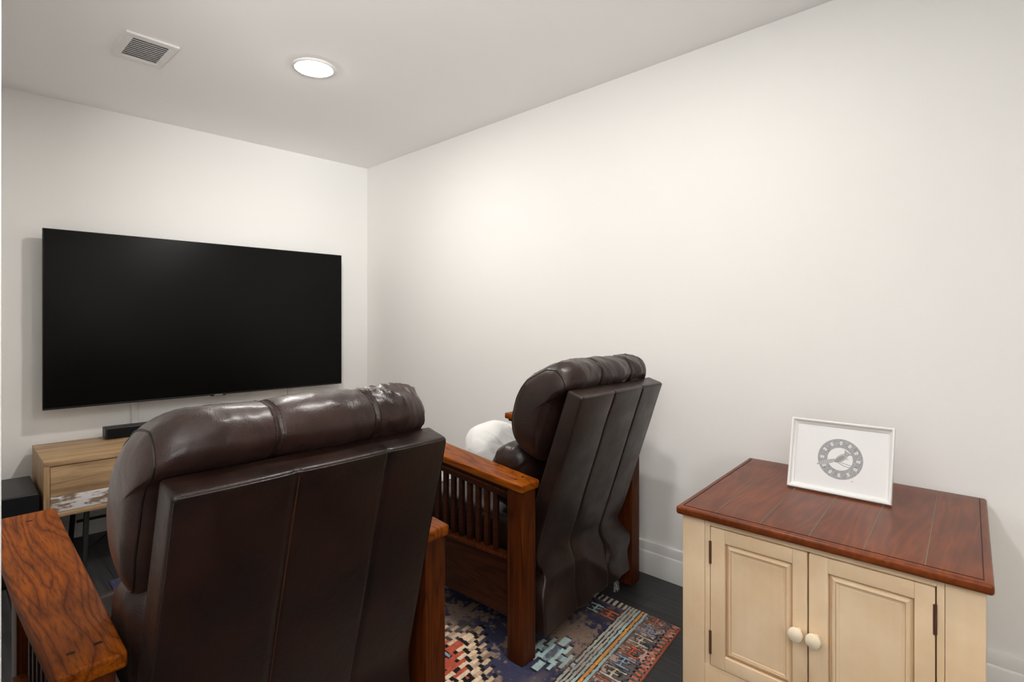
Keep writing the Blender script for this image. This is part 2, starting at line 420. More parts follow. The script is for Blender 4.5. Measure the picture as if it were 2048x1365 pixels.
def grid_mesh(name, P, colr, mat, parent=None):
    ny, nx = P.shape[:2]; me = bpy.data.meshes.new(name)
    i = np.arange(ny * nx).reshape(ny, nx)
    q = np.stack([i[:-1, :-1], i[:-1, 1:], i[1:, 1:], i[1:, :-1]], -1).reshape(-1, 4)
    me.vertices.add(ny * nx); me.vertices.foreach_set('co', P.reshape(-1).astype(np.float32))
    me.loops.add(q.size); me.loops.foreach_set('vertex_index', q.reshape(-1).astype(np.int32))
    me.polygons.add(len(q)); me.polygons.foreach_set('loop_start', np.arange(0, q.size, 4, dtype=np.int32)); me.polygons.foreach_set('loop_total', np.full(len(q), 4, np.int32))
    me.update(calc_edges=True)
    at = me.color_attributes.new('pattern', 'FLOAT_COLOR', 'POINT')
    c = np.ones((ny * nx, 4), np.float32); c[:, :3] = colr.reshape(-1, 3); at.data.foreach_set('color', c.reshape(-1))
    return link(name, me, mat, parent)

RW, RL = 1.55, 2.30                                    # s runs left from the near right corner, t runs towards the television
A0 = np.array([2.002, 1.01]); ES = np.array([-.991, -.132]); ET = np.array([0.02, 1.0])
step = .0030
ss = np.arange(0, RW + 1e-6, step); ts = np.arange(0, RL + 1e-6, step)
Sg, Tg = np.meshgrid(ss, ts)
# the weave: pattern edges wobble by a few millimetres
sw_ = Sg + (fbm(Sg * 90, Tg * 90, 3, 2) - .5) * .005; tw = Tg + (fbm(Sg * 60, Tg * 60, 9, 2) - .5) * .005
navy, brown, cream = lin((50, 50, 70)), lin((116, 98, 86)), lin((180, 168, 150))
orange, red, aqua, black, gold, steel = lin((176, 92, 62)), lin((158, 74, 58)), lin((150, 170, 168)), lin((28, 26, 28)), lin((204, 142, 62)), lin((128, 142, 158))
Cg = np.zeros(Sg.shape + (3,))
m1 = fbm(Sg * 9, Tg * 9, 21, 5)[..., None]; m2 = fbm(Sg * 60, Tg * 60, 5, 3)[..., None]
k = np.clip((m1 * .6 + m2 * .4 - .49) * 14, 0, 1)
Cg[:] = navy * (1 - k) + brown * k
def put(mask, col, mott=.0, seed=0, alt=None):
    mask = mask.astype(float)[..., None]
    c = np.broadcast_to(col, Cg.shape).copy()
    if alt is not None:
        q = np.clip((fbm(Sg * 70, Tg * 70, seed + 40, 3)[..., None] - .52) * 9, 0, 1) * mott; c = c * (1 - q) + alt * q
    Cg[:] = Cg * (1 - mask) + c * mask
def H(cs, ct, w, h, col, bar=.011, out=.005):
    """an H motif lying across the border; arms run along t"""
    for grow, c in ((out, black), (0, col)):
        b = bar / 2 + grow; x = sw_ - cs; y = tw - ct
        m = ((np.abs(np.abs(x) - w / 2) < b) & (np.abs(y) < h / 2 + grow)) | ((np.abs(y) < b) & (np.abs(x) < w / 2 + b + .0))
        m |= (np.abs(x) < b * .8) & (np.abs(y) < h / 2 * .55 + grow)
        put(m, c, .4, 7, black if grow == 0 else None)
def medallion(cs, ct, a, b, layers, st=.030):
    """concentric stepped diamonds with comb teeth along their edges"""
    x = np.abs(sw_ - cs); y = np.abs(tw - ct)
    ys = np.floor(y / st) * st; tooth = (np.floor(y / (st * .5)) % 2) * .052
    d = x / a + ys / b; dt = (x + tooth * 1.25) / a + ys / b
    for r, col, alt in layers:
        put(dt < r + .075, black); put(dt < r, col, .45, int(r * 100), alt)
# end border
put(tw < .17, lin((92, 84, 84)), .9, 2, lin((44, 42, 48)))
put((tw < .17) & (fbm(Sg * 25, Tg * 40, 88, 3) > .56), lin((168, 140, 128)), .5, 3, black)
tooth = (np.floor(sw_ / .0125) % 2) > 0
put((tw < .042) & tooth & (tw > .004), black)
put((tw < .034) & tooth & (tw > .010), orange, .6, 4, lin((150, 120, 108)))
put(tw < .006, lin((150, 84, 62)))
hs = [.028, .105, .19, .272, .35, .425, .50, .58, .66, .74, .82, .90, .98, 1.06, 1.14, 1.22, 1.30, 1.38, 1.46]
hc = [orange, steel, cream, orange, steel, cream, orange, cream, steel, orange, cream]
for i, s0 in enumerate(hs): H(s0, .095, .050, .082, hc[i % len(hc)], .0085, .0035)
# stripes
y = tw; grey = lin((150, 148, 140)); put((tw > .142) & (tw < .240), black)
for (a, b, c, alt) in ((.145, .156, aqua, steel), (.161, .173, gold, orange), (.178, .189, aqua, grey), (.194, .204, grey, cream), (.209, .219, grey, cream), (.224, .234, grey, cream)):
    put((y > a) & (y < b), c, .3, int(a * 1000), alt)
# the comb of short bars down the right side
u = (np.floor(tw / .0125) % 2) > 0
put((sw_ < .060) & (tw > .24) & (tw < RL - .2), lin((72, 70, 78)), .6, 12, brown)
put((sw_ < .050) & (tw > .24) & (tw < RL - .2) & u, cream, .55, 13, steel)
put((sw_ < .050) & (tw > .24) & (tw < RL - .2) & ((np.floor(tw / .0125) % 2) < 1) , black)
H(.118, .345, .050, .070, aqua, .010); H(.120, .275, .046, .075, orange, .012)
for k_ in range(6): H(.118, .50 + .28 * k_, .046, .07, (orange, aqua)[k_ % 2], .010)
# field medallions
cre, bei = lin((204, 180, 152)), lin((176, 150, 126))
medallion(.80, .64, .235, .30, [(1.0, bei, brown), (.76, cre, bei), (.50, red, orange)], .036)
H(.79, .645, .040, .066, steel, .012)
medallion(.80, 1.36, .40, .42, [(1.0, aqua, steel), (.86, navy, steel), (.66, cre, bei), (.42, orange, red)], .036)
medallion(.49, .325, .115, .10, [(1.0, aqua, steel), (.45, lin((74, 84, 96)), aqua)], .030)
medallion(1.12, .325, .115, .10, [(1.0, aqua, steel), (.45, lin((74, 84, 96)), aqua)], .030)
medallion(.33, .98, .14, .16, [(1.0, lin((88, 92, 104)), steel), (.5, navy, steel)], .030)
medallion(1.30, .98, .14, .20, [(1.0, lin((120, 84, 72)), steel), (.5, navy, steel)], .030)
# worn pile: speckle everywhere
sp = fbm(Sg * 240, Tg * 240, 77, 2)[..., None]; Cg *= (1.0 + .75 * sp)
wear = np.clip((fbm(Sg * 5 + 3, Tg * 7, 31, 4)[..., None] - .55) * 3, 0, .35); Cg[:] = Cg * (1 - wear) + lin((120, 104, 96)) * wear
P = np.zeros(Sg.shape + (3,)); P[..., 0] = A0[0] + ES[0] * Sg + ET[0] * Tg; P[..., 1] = A0[1] + ES[1] * Sg + ET[1] * Tg
edge = np.minimum(np.minimum(Sg, RW - Sg), np.minimum(Tg, RL - Tg)); P[..., 2] = .001 + .0065 * np.clip(edge / .004, 0, 1)
M['rug'] = vcol_mat('rug_pile', .95, .1, .5, 700)
rug = tag(grid_mesh('area_rug', P, Cg, M['rug']), 'worn multicoloured kilim patterned rug on the dark floor under the recliners', 'rug')

# ================================================================ RECLINERS
def sweep(profile, xs, scale_fn, centre, disp, off=0.0):
    """profile: smooth closed curve in (y,z), swept along x with closing ends; disp(x, t, y, z) -> outward offset"""
    n = len(profile); K = 110
    pts = []
    for i in range(n):
        p0, p1, p2, p3 = [Vector((*profile[(i + j) % n], 0)) for j in (-1, 0, 1, 2)]
        for k_ in range(14):
            u = k_ / 14; q = 0.5 * ((2 * p1) + (-p0 + p2) * u + (2 * p0 - 5 * p1 + 4 * p2 - p3) * u * u + (-p0 + 3 * p1 - 3 * p2 + p3) * u ** 3); pts.append((q.x, q.y))
    pts = np.array(pts); seg = np.linalg.norm(np.roll(pts, -1, 0) - pts, axis=1); cum = np.concatenate([[0], np.cumsum(seg)]); tot = cum[-1]
    tt = np.linspace(0, tot, K, endpoint=False); ext = np.vstack([pts, pts[:1]])
    ring = np.stack([np.interp(tt, cum, ext[:, 0]), np.interp(tt, cum, ext[:, 1])], -1)
    tan = np.roll(ring, -1, 0) - np.roll(ring, 1, 0); nor = np.stack([tan[:, 1], -tan[:, 0]], -1); nor /= np.linalg.norm(nor, axis=1)[:, None]
    area = 0.5 * np.sum(ring[:, 0] * np.roll(ring[:, 1], -1) - np.roll(ring[:, 0], -1) * ring[:, 1])
    if area < 0: nor = -nor
    vs = []; fs = []; c = np.array(centre)
    for x in xs:
        s_ = scale_fn(x)
        for j in range(K):
            p = c + (ring[j] - c) * s_; d = disp(x, tt[j] / tot, ring[j][0], ring[j][1]) * min(1, s_ * 1.3)
            p = p + nor[j] * d; vs.append((x * (1 + (.05 if x < 0 else -.035) * math.exp(-((p[1] - .86) / .20) ** 4)) * (1 if x < 0 else .985), p[0], p[1]))
    nx = len(xs)
    for i in range(nx - 1):
        for j in range(K): fs.append([i * K + j, i * K + (j + 1) % K, (i + 1) * K + (j + 1) % K, (i + 1) * K + j])
    fs.append(list(range(K))); fs.append([(nx - 1) * K + j for j in range(K)])
    mb = MB(); mb.v = vs; mb.f = fs; return mb
def nz(x, y, z, s=1.0): return noise.noise(Vector((x * s, y * s, z * s)))
def ridge(x, y, z, s=1.0): return 1 - abs(noise.noise(Vector((x * s, y * s, z * s)))) * 2

def recliner(side, label, loc, rz, g):
    """Mission style recliner: local x across, y towards the television, origin between the rear legs at their back"""
    root = thing('recliner_chair', label, 'armchair', loc, rz)
    L_ = side == 'L'; oak = M['oak_y'] if L_ else M['oak_arm2']; lea = M['leather_' + side]; sd = 0.0 if L_ else 11.3
    ZF = .010
    ztop = lambda y: .6455 + (.7217 - .6455) * (y + .005) / .742           # sloping arm top
    TH = .030
    for s in (-1, 1):
        # rear leg, front leg
        xo, xi = s * .4206, s * (.4206 - .073)
        box('leg', min(xo, xi), max(xo, xi), 0, .073, ZF, ztop(.03) - TH - .001, M['oak_z'], root, .004)
        xo, xi = s * .392, s * .320
        box('leg', min(xo, xi), max(xo, xi), .630, .702, ZF, ztop(.63) - TH - .001, M['oak_z'], root, .004)
        # arm: wider at the front, softly bowed inside edge
        def dfa(x, y, z, s=s):
            u = (y + .371) / .742; w = .100 + .030 * u + .006 * math.sin(math.pi * u)
            inner = .331 - .030 * u
            k_ = x / .05; xx = s * (inner + w * (.5 + .5 * k_ * s))
            return (xx, y + .366, ztop(y + .366) - TH / 2 + z)
        vf = rbox_data((.100, .742, TH), .0065, (4, 24, 1), 3, (0, 0, 0), dfa)
        arm = MB().add(vf).build('armrest', oak, root)
        # edge moulding under the arm
        def dfm(x, y, z, s=s):
            u = (y + .355) / .71; k_ = x / .035; xx = s * (.340 - .026 * u + (.078 + .030 * u) * (.5 + .5 * k_ * s)); return (xx, y + .366, ztop(y + .366) - TH - .005 + z)
        MB().add(rbox_data((.070, .71, .012), .003, (2, 12, 1), 2, (0, 0, 0), dfm)).build('arm_moulding', M['oak_panel'], arm)
        for yy in ((.05, .68)):
            for dx in ((.362, .400) if yy < .3 else (.362,)):
                box('plug', s * dx - .006, s * dx + .006, yy - .004, yy + .004, ztop(yy) - .004, ztop(yy) + .0006, M['oak_panel'], arm, .0005)
        # side: top rail, spindles, bottom rail and solid panel
        xs0, xs1 = s * .405 if s > 0 else -.405, None
        def rail(name, z_at, h, x_a, x_b, mat, par, y0=.073, y1=.630):
            def df(x, y, z): return (s * (x_a + x_b) / 2 + x, y + (y0 + y1) / 2, z_at(y + (y0 + y1) / 2) + z)
            return MB().add(rbox_data((abs(x_b - x_a), y1 - y0, h), .003, (1, 10, 1), 2, (0, 0, 0), df)).build(name, mat, par)
        rail('top_rail', lambda y: ztop(y) - TH - .031, .050, .370, .396, M['oak_panel'], root)
        rail('top_rail_lip', lambda y: ztop(y) - .0615, .010, .388, .403, M['oak_z'], root)
        box('side_panel', s * .375 - .011 * 1, s * .375 + .011 * 1, .073, .630, .138, .352, M['oak_panel'], root, .002)
        box('bottom_rail', s * .381 - .020, s * .381 + .020, .073, .630, .350, .364, M['oak_z'], root, .003)
        for k_ in range(9):
            yc = .168 + .0465 * k_
            box('spindle', s * .375 - .008, s * .375 + .008, yc - .0105, yc + .0105, .3635, ztop(yc) - .083, M['oak_panel'], root, .002)
    box('front_rail', -.320, .320, .655, .690, .12, .30, M['oak_panel'], root, .003)
    # mechanism box and seat
    box('seat_base', -.345, .345, .08, .650, .13, .33, M['leather_' + side], root, .012)
    def seat_df(x, y, z):
        q = (1 - (x / .335) ** 4) * (1 - (y / .32) ** 4); return (x, y, z + .012 * max(q, 0) * (1 if z > 0 else 0) + .006 * nz(x, y, z, 9))
    MB().add(rbox_data((.670, .60, .15), .04, (20, 20, 3), 4, (0, .375, .400), seat_df)).build('seat_cushion', lea, root)
    box('footrest', -.325, .325, .690, .735, .16, .46, lea, root, .02, seg=3)
    # ---- leather back shell
    yr, zr, yf, zf, yb, bw = g['shell']
    Hs = .87; slope = (yb - yr) / (zr - .30)
    SEAMS = (-.088, .130)
    def rear_y(z):
        y = yr + slope * (zr - z)
        if z < .36: y = y - (.36 - z) * (slope + g['hang']) * min(1, (.36 - z) / .1)
        return y
    def shell_df(x, y, z):
        h = (z + Hs / 2) / Hs; b = (y + .033) / .066                       # b 0 rear, 1 front
        zr_ = .085 + (zr - .085) * h; zz = zr_ + (zf - zr) * b
        yy = rear_y(zr_) + b * (.066 if zr_ > .3 else .066)
        wx = bw + (.3135 - bw) * min(1, (zr - zr_) / (zr - .3))
        xx = x / .3035 * wx
        if not L_:
            lo = max(0, min(1, (.42 - zr_) / .12))
            if x > 0: xx += lo * .030 * math.exp(-((zr_ - .245) / .045) ** 2) * (x / .3) - lo * .018 * (x / .3) * math.exp(-((zr_ - .34) / .04) ** 2)
            else: xx -= lo * .034 * (x / .3) * math.exp(-((zr_ - .275) / .05) ** 2) 
        if b < .5:
            bulge = 0; es = [-.305, SEAMS[0], SEAMS[1], .305]
            for i in range(3):
                if es[i] <= x <= es[i + 1]: bulge = math.sin(math.pi * (x - es[i]) / (es[i + 1] - es[i])) ** .6 if es[i] < x < es[i + 1] else 0
            gv = sum(math.exp(-((x - s_) / .0035) ** 2) for s_ in SEAMS)
            low = max(0, min(1, (.50 - zr_) / .3))
            if L_: wr = .0035 * nz(x + sd, 0, zr_, 5) + .004 * low * nz(x * 1.6, 3, zr_, 6)
            else:
                wr = .004 * nz(x + sd, 0, zr_, 6) + low * (.026 * nz(x * .8 + 4, 1, zr_ * .8, 6) + .010 * max(0, ridge(x * .9 + zr_ * 1.0, 2, zr_ * .35, 5) - .35))
                wr += low * .020 * (1 if x > SEAMS[1] else 0) * math.exp(-((zr_ - .25) / .05) ** 2)
            yy -= .005 * bulge - .004 * gv + wr
        if zr_ < .2 and not L_: zz += .03 * (x / .3) * (.2 - zr_) / .12 * .6 + .010 * nz(x, 0, 0, 16) * (.2 - zr_) / .12
        return (xx, yy, zz)
    shell = MB().add(rbox_data((.607, .066, Hs), .009, (96, 3, 110), 3, (0, 0, 0), shell_df)).build('back_shell', lea, root)
    # piping along the top rear edge and down both rear edges
    def shp(x, b, h, out=0.0):
        p = shell_df(x, -.033 + .066 * b, -Hs / 2 + Hs * h); return (p[0], p[1] - out, p[2])
    MB().tube([shp(-.297 + .594 * i / 40, 0, .9945, -.0005) for i in range(41)], .0022, 6).build('top_piping', M['seam'] if not L_ else lea, shell)
    for x_ in (-.299, .299):
        MB().tube([shp(x_, .0, .02 + .97 * i / 50, -.0012) for i in range(51)], .0017, 6).build('edge_piping', lea, shell)
    for i_, x_ in enumerate(SEAMS):
        st = MB()
        N = 110
        for i in range(N):
            h0 = .985 - (.55 if i_ == 0 else .45) * i / N; h1 = h0 - .0028
            for dx in (.0052,):
                st.tube([shp(x_ + dx, 0, h0, .0004), shp(x_ + dx, 0, h1, .0004)], .0006, 4)
        st.build('stitching', M['stitch'] if (L_ and i_ == 0) else M['seam'], shell)
    if not L_:
        th = MB(); random.seed(4)
        for i in range(9):
            x0_ = .20 + random.uniform(-.012, .012); p = [(x0_, rear_y(.1) + random.uniform(0, .01), .115)]
            for k_ in range(5): p.append((p[-1][0] + random.uniform(-.006, .006), p[-1][1] + random.uniform(-.006, .004), p[-1][2] - .012 - random.random() * .004))
            th.tube(p, .0006, 4)
        th.build('loose_thread', M['letter'], shell)
    # ---- plump back cushion with headrest roll
    dy = g['cush_dy']; dz = g['cush_dz']
    prof = [(.055, .684), (.115, .684), (.178, .730), (.204, .805), (.192, .875), (.160, .945), (.108, 1.003), (.040, 1.043), (-.025, 1.058), (-.075, 1.040), (-.096, 1.000), (-.084, .966), (-.040, .930), (-.010, .86), (.020, .78)]
    prof = [(a + dy, b + dz) for a, b in prof]
    HWd = .318
    def sc(x):
        u = min(1, abs(x) / HWd); return max(.02, (1 - u ** 9) ** (1 / 3.6))
    a_ = np.linspace(-1, 1, 150); xs = np.sign(a_) * (1 - (1 - np.abs(a_)) ** 1.35) * HWd
    cseams = (-.098, .128)
    def disp(x, t_, y, z):
        top = max(0, min(1, (z - dz - .90) / .06))
        d = .0
        # panel puff between the seams of the headrest
        es = (-.33, cseams[0], cseams[1], .33)
        for i in range(3):
            if es[i] < x < es[i + 1]: d += (.0065 if L_ else .004) * top * (math.sin(math.pi * (x - es[i]) / (es[i + 1] - es[i])) ** .55 - .75)
        for s_ in cseams: d -= .0045 * top * math.exp(-((x - s_) / .0045) ** 2)
        # tucks pulled towards the seams, and general softness
        w = .55 + 1.2 * max(0, min(1, (x - .06) / .12)) if L_ else .95
        d += .008 * nz(x * 1.0 + sd, y * .9, z * .9, 7) * w
        rg = max(0, ridge(x * .85 + sd + y * .9, y * 1.2, z * .8, 9) - .45)
        d += top * .0085 * rg * w * (1.0 if L_ else 1.2)
        rg2 = max(0, ridge(x * 1.3 + z * 1.4 + sd, y * 1.5 - x, z, 17) - .5)
        d += .0042 * rg2 * w * (top if L_ else max(top, .35 if x < -.24 else .1))
        # gather where the roll turns into the side
        if y - dy < .0 and z - dz < 1.03: d += .004 * math.sin(x * 60 + sd) * nz(x, y, z, 12)
        return d
    cu = sweep(prof, xs, sc, (.055 + dy, .88 + dz), disp).build('back_cushion', M['cushion_' + side], root)
    for s_ in cseams:                                                      # seam cord and stitches over the headrest
        pass
    # side boxing seam: cord that follows the outline of the cushion's end
    def ringpts(x, k_):
        me = cu.data; K = 110; i = int(np.argmin(np.abs(xs - x))); return [me.vertices[i * K + j].co.copy() for j in range(K)]
    if True:
        for x_ in (-.297, .297):
            R_ = ringpts(x_, 0); R_.append(R_[0]); n_ = len(R_)
            MB().tube([p * 1.0 for p in R_], .0021, 6, False).build('boxing_seam', M['seam'], cu)
        for s_ in cseams:
            for dx in (-.0075, .0075):
                R_ = [p for p in ringpts(s_ + dx, 0) if p.z > dz + .93]
                # keep the order along the outline starting at the rear bottom
                R_.sort(key=lambda p: math.atan2(p.z - (.95 + dz), p.y - .0))
                st = MB(); c_ = Vector((0, .055, .92 + dz))
                for i in range(len(R_) - 1):
                    a, b = R_[i], R_[i + 1]
                    if (b - a).length > .03: continue
                    m_ = max(1, int((b - a).length / .0045))
                    for k_ in range(m_):
                        p = a.lerp(b, k_ / m_); q = a.lerp(b, (k_ + .6) / m_); o_ = ((p - c_) * Vector((0, 1, 1))).normalized() * .0006
                        st.tube([p + o_, q + o_], .0007, 4)
                if st.v: st.build('seam_stitching', M['seam'], cu)
    # ---- lumbar cushion below it
    prof2 = [(.075, .48), (.15, .475), (.235, .50), (.262, .57), (.245, .65), (.205, .715), (.150, .738), (.090, .728), (.060, .69), (.060, .56)]
    prof2 = [(a + g['lumb'], b + dz * .5) for a, b in prof2]
    def disp2(x, t_, y, z):
        f = max(0, (abs(x) - .18) / .14)
        return .006 * nz(x + sd, y, z, 8) + .009 * f * max(0, ridge(x * .6, y * 2.2 + z * 1.2 + sd, z * 2.2, 9) - .4) - .0
    sweep(prof2, xs * .98, sc, (.16 + g['lumb'], .60), disp2).build('lumbar_cushion', M['cushion_' + side], root)
    return root

rl = recliner('L', 'dark brown leather recliner nearest the camera, with wood slat arms, at lower left', (.5457, 1.1639, 0), .0682,
              dict(shell=(-.131, .9289, -.0674, .9492, .0347, .3035), hang=.0, cush_dy=0.0, cush_dz=0.0, lumb=-.045))
rr = recliner('R', 'brown leather recliner beside the right wall, creased back, white pillow on its seat', (1.8058, 1.3095, 0), .0488,
              dict(shell=(-.1719, .9519, -.106, .9737, .0492, .3035), hang=.12, cush_dy=-.03, cush_dz=.012, lumb=.03))

# white pillow on the far recliner's seat
t = NT('white_linen', 0.85, 0.2, (0.78, 0.77, 0.75, 1)); v = t.coords(); t.bump(t.noise(v, 60, 4, .6), .35, .004); t.b.inputs['Sheen Weight'].default_value = .3
def pil_df(x, y, z):
    u = x / .17; w = z / .13; e = max(0, (1 - abs(u) ** 2.6)) * max(0, (1 - abs(w) ** 2.6))
    th = .010 + .075 * e ** .5; yy = y / .05 * th
    d = .010 * nz(x, yy, z, 12) + .007 * max(0, ridge(x + z, yy, z * .6, 15) - .5)
    sg = 1 if yy > 0 else -1
    return (x * (1 - .22 * w * w) + .008 * nz(x, y, z, 9), yy + sg * d, z * (1 - .30 * u * u)  + .006 * nz(z, x, y, 9))
pl = MB().add(rbox_data((.34, .10, .26), .02, (46, 3, 40), 3, (0, 0, 0), pil_df)).build('throw_pillow', t.m)
pl.matrix_world = Matrix.Translation((1.800, 1.850, .612)) @ Matrix.Rotation(.05, 4, 'Z') @ Matrix.Rotation(math.radians(-14), 4, 'X') @ Matrix.Rotation(math.radians(8), 4, 'Y')
tag(pl, 'crumpled white pillow on the seat of the recliner beside the right wall', 'pillow')

# ================================================================ CREAM CABINET
cab = thing('storage_cabinet', 'cream painted two-door cabinet with reddish brown plank top against right wall', 'cabinet', (1.95, .466, 0))
CO = Vector((1.95, .466, 0))
Q = [Vector((1.567, .809)), Vector((2.3335, .872)), Vector((2.3265, .119)), Vector((1.572, .067))]   # top outline: front left, back left, back right, front right
def bil(a, b):  # a depth 0..1 front to back, b 0..1 left to right
    p = (Q[0] * (1 - a) + Q[1] * a) * (1 - b) + (Q[3] * (1 - a) + Q[2] * a) * b; return p - Vector((1.95, .466))
t = NT('cabinet_top_wood', 0.36, 0.22)
v = t.coords((1.1, 8.0, 8.0), rot=(0, 0, -.075)); n1 = t.noise(v, 1.0, 3, .5, .4)
mu = t.n('ShaderNodeMath', operation='MULTIPLY'); mu.inputs[1].default_value = 10; t.l(n1, mu.inputs[0])
pp = t.n('ShaderNodeMath', operation='PINGPONG'); pp.inputs[1].default_value = .5; t.l(mu.outputs[0], pp.inputs[0])
c = t.ramp(pp.outputs[0], [(0, srgb(124, 60, 22)), (.16, srgb(116, 55, 19)), (.5, srgb(104, 47, 15))])
v2 = t.coords((3, 120, 120), rot=(0, 0, -.075)); fn = t.noise(v2, 1.0, 3, .6)
c = t.mix(c, t.ramp(fn, [(.3, (.7, .66, .62, 1)), (.6, (1, 1, 1, 1))]), .6, 'MULTIPLY')
v3 = t.coords(); bl = t.noise(v3, 4.0, 2); c = t.mix(c, t.ramp(bl, [(.35, (.72, .66, .62, 1)), (.65, (1.12, 1.1, 1.05, 1))]), .9, 'MULTIPLY')
t.color(c); t.b.inputs['Coat Weight'].default_value = .08; t.b.inputs['Coat Roughness'].default_value = .2; t.bump(fn, .06, .0005)
M['cabtop'] = t.m
ZC1, ZC0 = .643, .6185
def top_df(x, y, z):
    a = x + .5; b = .5 - y; p = bil(a, b); return (p.x, p.y, z)
# top slab (rounded edge) built in metres-like unit box then mapped onto the outline
def slab(in_a, in_b, z0, z1, r, n, name, mat, par):
    sx_, sy_ = .768 - 2 * in_a, .745 - 2 * in_b
    def df(x, y, z): p = bil(x / .768 + .5, .5 - y / .745); return (p.x, p.y, z + (z0 + z1) / 2)
    return MB().add(rbox_data((sx_, sy_, z1 - z0), r, n, 3, (0, 0, 0), df)).build(name, mat, par)
top = slab(0, 0, ZC0, ZC1, .008, (10, 10, 1), 'worktop', M['cabtop'], cab)
M['groove'] = paint('plank_groove', srgb(118, 122, 106), .6); M['edge_groove'] = paint('edge_groove', srgb(34, 16, 10), .6)
gy = [.692, .564, .438, .313, .189]
for y_ in gy:
    b = (.809 - y_) / (.809 - .067)
    p0, p1 = bil(.030, b), bil(.985, b)
    MB().tube([(p0.x, p0.y, ZC1 + .0001), (p1.x, p1.y, ZC1 + .0001)], .0011, 4).build('plank_groove', M['groove'], top)
eg = MB()
cr = [bil(.97, .024), bil(.028, .024), bil(.028, .976), bil(.97, .976)]
for i in range(3): eg.tube([(cr[i].x, cr[i].y, ZC1), (cr[i + 1].x, cr[i + 1].y, ZC1)], .0013, 4)
eg.build('edge_groove', M['edge_groove'], top)
# cream glazed paint
t = NT('cream_glaze', 0.42, 0.4); v = t.coords(); n1 = t.noise(v, 6, 5, .6)
c = t.ramp(n1, [(.3, srgb(230, 198, 158)), (.7, srgb(240, 214, 180))])
vv = t.coords((40, 40, 2)); n2 = t.noise(vv, 1.0, 3); c = t.mix(c, t.ramp(n2, [(.3, (.94, .91, .87, 1)), (.6, (1, 1, 1, 1))]), .4, 'MULTIPLY')
geo = t.n('ShaderNodeNewGeometry')
t.color(c); M['cream'] = t.m
M['cream_dark'] = paint('cream_antique_glaze', srgb(176, 138, 96), .5)
M['cream_light'] = paint('cream_knob', srgb(240, 224, 196), .25, .5)
M['hinge'] = paint('dark_hinge', srgb(84, 50, 36), .45, .5)
# body in coordinates of the front face: x = world x of face, y along the wall
def bx(name, x0, x1, y0, y1, z0, z1, mat, par, r=.002):
    return box(name, x0 - CO.x, x1 - CO.x, y0 - CO.y, y1 - CO.y, z0, z1, mat, par, r)
FX = 1.590
def side_df(yo, s):
    def df(x, y, z):
        a = (x + .37) / .74; return (x, y + a * s, z)
    return df
for (y0, y1, s) in ((.0825, .1005, .052), (.779, .797, .062)):
    MB().add(rbox_data((.735, .018, .598), .001, (2, 1, 1), 2, ((FX + .004 + .3675) - CO.x, (y0 + y1) / 2 - CO.y, .3195), side_df(0, s))).build('side_panel', M['cream'], cab)
bx('stile', FX, FX + .020, .7265, .797, .02, ZC0 - .0005, M['cream'], cab, .0015)
bx('stile', FX, FX + .020, .0825, .1535, .02, ZC0 - .0005, M['cream'], cab, .0015)
bx('door_jamb', FX + .001, FX + .020, .710, .7255, .02, ZC0 - .0005, M['cream'], cab, .001)
bx('door_jamb', FX + .001, FX + .020, .1545, .169, .02, ZC0 - .0005, M['cream'], cab, .001)
bx('upper_rail', FX + .001, FX + .020, .169, .710, .6005, ZC0 - .0005, M['cream'], cab, .0015)
bx('lower_rail', FX + .0005, FX + .020, .169, .7265, .075, .1815, M['cream'], cab, .0015)
bx('back_panel', 2.30, 2.306, .15, .835, .03, ZC0, M['cream'], cab, .001)
bx('cabinet_floor', FX + .02, 2.29, .15, .78, .10, .115, M['cream'], cab, .001)
bx('glaze_shadow_board', FX + .021, FX + .024, .12, .76, .116, ZC0 - .002, M['cream_dark'], cab, .0005)
for (x_, y_) in ((FX + .03, .765), (FX + .03, .113), (2.26, .82), (2.26, .165)):
    box('foot', x_ - .025 - CO.x, x_ + .025 - CO.x, y_ - .025 - CO.y, y_ + .025 - CO.y, 0, .022, M['cream'], cab, .003)
